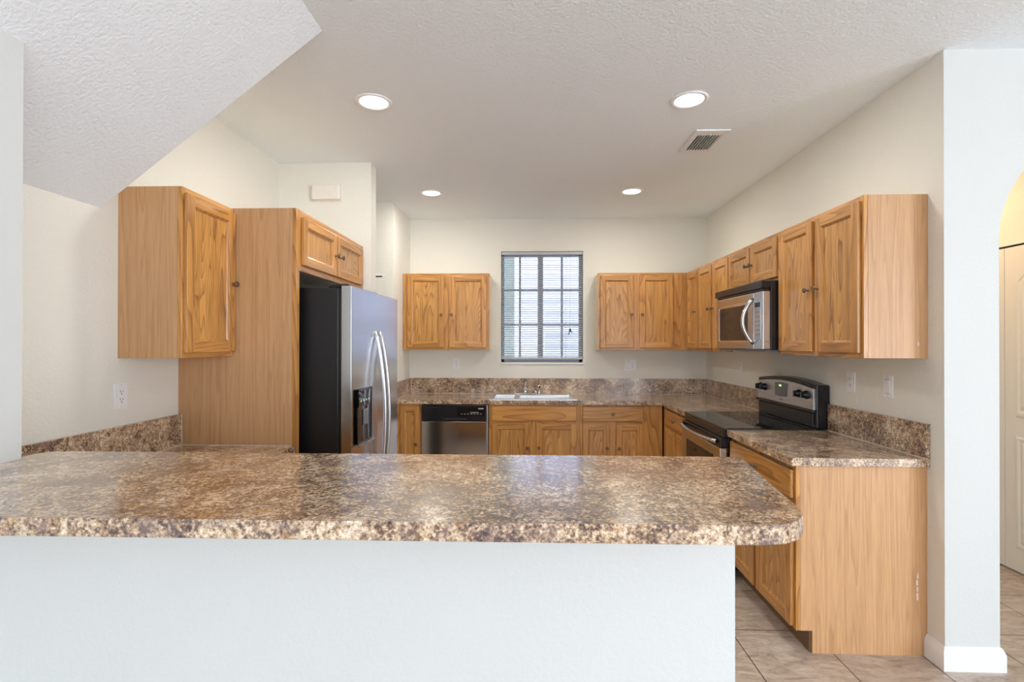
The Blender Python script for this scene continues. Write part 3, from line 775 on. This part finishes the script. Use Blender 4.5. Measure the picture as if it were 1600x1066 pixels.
# back guard, arched top
bg_y0, bg_y1 = .548, XR - RX - .004
bm = bmesh.new(); pts = [(.0, .924), (RW, .924), (RW, 1.188)]
for k in range(1, 16):
    u = k / 16; pts.append((RW * (1 - u), 1.188 + .030 * math.sin(PI * u)))
pts.append((0, 1.188))
add_prism(bm, pts, bg_y0 + .012, bg_y1, .004, axis='y')
gd = obj('back_guard', bm, 'black', rg)
B('guard_ledge', 'black', gd, [(.0, RW, bg_y0 - .012, bg_y0 + .014, 1.018, 1.036, .004), (.03, RW - .03, bg_y0 + .004, bg_y0 + .013, .94, 1.01, .002)])
bm = bmesh.new(); pts = [(.012, 1.036), (RW - .012, 1.036), (RW - .018, 1.166)]
for k in range(1, 12):
    u = k / 12; pts.append(((RW - .018) + (.036 - RW) * u, 1.166 + .026 * math.sin(PI * u)))
pts.append((.018, 1.166))
add_prism(bm, pts, bg_y0, bg_y0 + .012, .001, axis='y')
pn = obj('control_panel', bm, 'panelsteel', gd)
bm = bmesh.new(); add_prism(bm, [(.285, 1.172), (.285, 1.085), (.35, 1.078), (.44, 1.083), (.455, 1.174), (.37, 1.178)], bg_y0 - .004, bg_y0 + .001, .001, axis='y')
ds = obj('clock_display', bm, 'grey', pn)
B('lit_digits', 'led', ds, [(.345, .375, bg_y0 - .0048, bg_y0 - .0038, 1.148, 1.160)])
B('badge', 'grey', pn, [(.34, .39, bg_y0 - .0012, bg_y0 + .0005, 1.054, 1.061)])
def range_knob(x, z):
    bm = bmesh.new(); mt = Matrix.Translation((x, bg_y0, z)) @ Matrix.Rotation(PI / 2, 4, 'X')
    add_lathe(bm, [(.026, 0), (.027, .006), (.022, .010), (.020, .026), (.017, .030), (.002, .031)], 24, mt)
    add_box(bm, x - .005, x + .005, bg_y0 - .042, bg_y0 - .028, z - .019, z + .019, .003)
    return obj('control_knob', bm, 'black', pn)
for x in (.065, .135, .60, .685): range_knob(x, 1.126 if x < .3 else 1.122)

# ------------------------------------------------------------------ microwave
MX = 1.450; MYA, MYB = 3.898, 3.139
mw = thing('microwave', 'stainless over-the-range microwave with curved handle hung above the range', 'microwave', (MX, MYA, 1.396), RR)
MW = MYA - MYB
B('body', 'black', mw, [(.002, MW - .002, .050, XR - MX - .003, .008, .4415, .003)])
B('vent_grille', 'black', mw, [(.0, MW, -.012, .050, .392, .4415, .006), (.01, MW - .01, .004, .05, .378, .392, .002)])
B('underside', 'grey', mw, [(.01, MW - .01, .02, .38, -.0035, .008)])
dr = B('door', 'steel', mw, [(.0, .632, .0, .049, .010, .376, .006)])
B('window', 'ovenglass', dr, [(.068, .545, -.0015, .001, .070, .305, .0007)])
bm = bmesh.new()
for (a, b_, c_, d_) in ((.052, .60, .308, .320), (.052, .60, .054, .066), (.052, .064, .054, .32)): add_box(bm, a, b_, -.004, .001, c_, d_, .0015)
obj('window_surround', bm, 'chrome', dr)
cpm = B('control_panel', 'steel', mw, [(.634, MW, .0, .049, .010, .376, .006)])
B('keypad', 'panelsteel', cpm, [(.65, .735, -.0015, .001, .075, .320, .0007)])
B('keys', 'steel_side', cpm, [(.660 + .025 * i, .678 + .025 * i, -.0024, -.0012, .10 + .028 * j, .112 + .028 * j) for i in range(3) for j in range(6)])
B('keypad_display', 'blackglass', cpm, [(.658, .727, -.0025, -.0012, .278, .308)])
bm = bmesh.new(); P_ = []
for k in range(21):
    u = k / 20; P_.append((.622 - .016 * math.sin(PI * u), .004 - .062 * math.sin(PI * u) ** .75, .050 + .285 * u))
add_tube(bm, P_, .0125, 12, flat=1.0, up=(1, 0, 0)); obj('handle', bm, 'steel', dr)

# ------------------------------------------------------------------ outlets and switches
def plate_local(loc, rot, label, cat, name, gangs, group=None):
    n = len(gangs); wd = .072 + .046 * (n - 1); h = .117
    r = thing(name, label, cat, loc, rot, group)
    B('cover_plate', 'white', r, [(-wd / 2, wd / 2, -.006, -.0003, -h / 2, h / 2, .0025)])
    for i, g in enumerate(gangs):
        gx = (i - (n - 1) / 2) * .046
        if g == 'o':
            bm = bmesh.new(); add_box(bm, gx - .0165, gx + .0165, -.0078, -.0055, -.034, .034, .001)
            rc = obj('receptacle', bm, 'white', r)
            bx = []
            for s in (-1, 1):
                z = s * .0175
                bx += [(gx - .0085, gx - .0060, -.0083, -.0072, z - .002, z + .008), (gx + .0055, gx + .0080, -.0083, -.0072, z - .001, z + .007), (gx - .0025, gx + .0025, -.0083, -.0072, z - .0115, z - .0065)]
            B('slots', 'slot', rc, bx)
        else:
            bm = bmesh.new()
            add_prism(bm, [(-.006, -.034), (-.0085, -.034), (-.0115, .033), (-.006, .034)], gx - .0165, gx + .0165, axis='x')
            obj('rocker', bm, 'white', r)
            B('rocker_gap', 'grey', r, [(gx - .0175, gx + .0175, -.0066, -.0056, -.0365, -.0345), (gx - .0175, gx + .0175, -.0066, -.0056, .0345, .0365)])
    bm = bmesh.new()
    for s in (-1, 1):
        for i in range(n):
            add_lathe(bm, [(.003, 0), (.003, .001), (.001, .0014)], 10, Matrix.Translation(((i - (n - 1) / 2) * .046, -.0058, s * .0485)) @ Matrix.Rotation(PI / 2, 4, 'X'))
    obj('screws', bm, 'mark', r)
    return r
plate_local((-.760, YB, 1.228), 0, 'white duplex outlet on the back wall below the cabinet left of the window', 'outlet', 'wall_outlet', 'o')
plate_local((1.065, YB, 1.217), 0, 'white double-gang switch and outlet plate on the back wall right of the window', 'outlet', 'switch_plate', 'so')
plate_local((XR, 4.412, 1.230), RR, 'white outlet on the right wall left of the range', 'outlet', 'wall_outlet', 'o')
plate_local((XR, 2.917, 1.225), RR, 'white duplex outlet on the right wall just beside the range', 'outlet', 'wall_outlet', 'o')
plate_local((XR, 2.623, 1.225), RR, 'white rocker light switch on the right wall nearest the arch', 'switch', 'light_switch', 's')
plate_local((XL, 2.166, 1.208), RL, 'white duplex outlet on the left wall under the single-door cabinet', 'outlet', 'wall_outlet', 'o')

# chime box
ch = thing('doorbell_chime', 'small off-white chime box high on the wall above the refrigerator', 'chime', (-1.461, 3.5806, 2.534))
B('cover', 'offwhite', ch, [(-.104, .104, -.045, -.004, -.055, .057, .010)], 0)
B('back_plate', 'offwhite', ch, [(-.110, .110, -.006, -.0002, -.060, .060, .002)])

# ------------------------------------------------------------------ ceiling fittings
def can(x, y, label):
    r = thing('recessed_light', label, 'ceiling light', (x, y, ZC), 0, 'round recessed ceiling lights')
    bm = bmesh.new()
    t = bmesh.new(); prof = [(.098, -.0002), (.098, -.004), (.090, -.008), (.080, -.006), (.076, -.003), (.076, -.0002)]; rings = []
    for rad, z in prof: rings.append([t.verts.new((rad * math.cos(2 * PI * k / 40), rad * math.sin(2 * PI * k / 40), z)) for k in range(40)])
    for a, b_ in zip(rings, rings[1:]):
        for k in range(40): t.faces.new([a[k], a[(k + 1) % 40], b_[(k + 1) % 40], b_[k]]).smooth = True
    bmesh.ops.recalc_face_normals(t, faces=t.faces[:])
    merge(bm, t, 0); obj('trim_ring', bm, 'white', r)
    bm = bmesh.new(); add_lathe(bm, [(.076, -.0002), (.076, -.003), (.05, -.0045), (.002, -.005)], 40); obj('lens', bm, 'lens', r)
    d = bpy.data.lights.new('bulb', 'AREA'); d.shape = 'DISK'; d.size = .15; d.energy = CAN_POWER; d.color = CAN_COLOR
    o = bpy.data.objects.new('bulb', d); C.objects.link(o); o.parent = r; o.location = (0, 0, -.012)
can(-.841, 2.68, 'lit recessed ceiling light, the larger left one nearer the stair slope')
can(.863, 2.707, 'lit recessed ceiling light in front of the air vent, the larger right one')
can(-.848, 4.322, 'small lit recessed ceiling light near the back wall, left one')
can(.888, 4.327, 'small lit recessed ceiling light near the back wall, right one')
vt = thing('air_vent', 'white rectangular air vent with angled louvers on the ceiling', 'vent', (1.132, 3.258, ZC))
vx, vy = .105, .175
B('frame', 'white', vt, [(-vx, -vx + .032, -vy, vy, -.010, -.0003, .003), (vx - .032, vx, -vy, vy, -.010, -.0003, .003), (-vx + .03, vx - .03, -vy, -vy + .035, -.010, -.0003, .003), (-vx + .03, vx - .03, vy - .035, vy, -.010, -.0003, .003)])
B('duct_throat', 'duct', vt, [(-vx + .03, vx - .03, -vy + .034, vy - .034, -.0015, -.0005)])
bm = bmesh.new()
for k in range(8):
    x = -vx + .046 + k * .0175
    add_prism(bm, [(x, -.0015), (x + .003, -.0015), (x + .001, -.0125), (x - .002, -.0125)], -vy + .075, vy - .034, axis='y')
add_box(bm, -vx + .032, vx - .032, -vy + .034, -vy + .075, -.008, -.002, .001)
obj('louvers', bm, 'white', vt)
B('damper_lever', 'mark', vt, [(-.004, .004, -vy + .05, -vy + .064, -.016, -.008)])

# ------------------------------------------------------------------ doors
def panel_door(name, label, loc, rot, leaves, lw, h, top_gap=.014):
    r = bpy.data.objects.new(name, None); C.objects.link(r); r.location = loc; r.rotation_euler = (0, 0, rot); struct(r); r['label'] = label
    for i in range(leaves):
        x0 = i * (lw + .003)
        bm = bmesh.new(); add_box(bm, x0, x0 + lw, 0, .034, .012, h - top_gap, .003)
        for (za, zb_, arch) in ((.16, .86, False), (.98, h - .17, True)):
            a, b_ = x0 + .075, x0 + lw - .075
            outl = [(a, za), (b_, za), (b_, zb_ - (.06 if arch else 0))]
            if arch: outl += [(b_ + (a - b_) * k / 8, zb_ - .06 + .06 * math.sin(PI * k / 8)) for k in range(1, 8)]
            outl += [(a, zb_ - (.06 if arch else 0))]
            cxx = sum(p[0] for p in outl) / len(outl); czz = sum(p[1] for p in outl) / len(outl)
            t = bmesh.new(); rings = []
            for ins, y in ((0, -.0003), (.008, -.007), (.018, -.007), (.030, -.0015), (.046, -.008)):
                ring = []
                for (px, pz) in outl:
                    sx = 1 - ins / ((b_ - a) / 2); sz = 1 - ins / ((zb_ - za) / 2)
                    ring.append(t.verts.new((cxx + (px - cxx) * sx, y, czz + (pz - czz) * sz)))
                rings.append(ring)
            for p_, q_ in zip(rings, rings[1:]):
                for k in range(len(p_)): t.faces.new([p_[k], p_[(k + 1) % len(p_)], q_[(k + 1) % len(p_)], q_[k]])
            t.faces.new(rings[-1])
            for f in t.faces:
                f.normal_update()
                if f.normal.y > 0: f.normal_flip()
            merge(bm, t, 0)
        lf = obj('door_leaf', bm, 'doorw', r)
    B('top_track', 'slot', r, [(0, leaves * (lw + .003), .004, .03, h - .010, h - .002)])
    B('door_header', 'trimw', r, [(-.01, leaves * (lw + .003) + .01, -.004, .04, h - .002, h + .012, .001)])
    return r
panel_door('door_1', 'white paneled bifold closet door in the hall beyond the arch', (3.075, 3.70, 0), RR, 2, .37, 2.075)
panel_door('door_2', 'white bifold door with dark top track in the recess left of the sink run', (-2.095, 4.602, 0), 0, 2, .37, 2.072)

# hall light
d = bpy.data.lights.new('hall_bulb', 'AREA'); d.shape = 'DISK'; d.size = .16; d.energy = HALL_POWER; d.color = (1.0, 0.66, 0.34)
hl = thing('ceiling_lamp', 'round hall ceiling lamp beyond the arch', 'ceiling light', (2.6, 3.5, ZC))
bm = bmesh.new(); add_lathe(bm, [(.13, -.0002), (.13, -.01), (.12, -.03), (.07, -.055), (.002, -.062)], 28); obj('shade', bm, 'lens', hl)
o = bpy.data.objects.new('hall_bulb', d); C.objects.link(o); o.parent = hl; o.location = (0, 0, -.075)
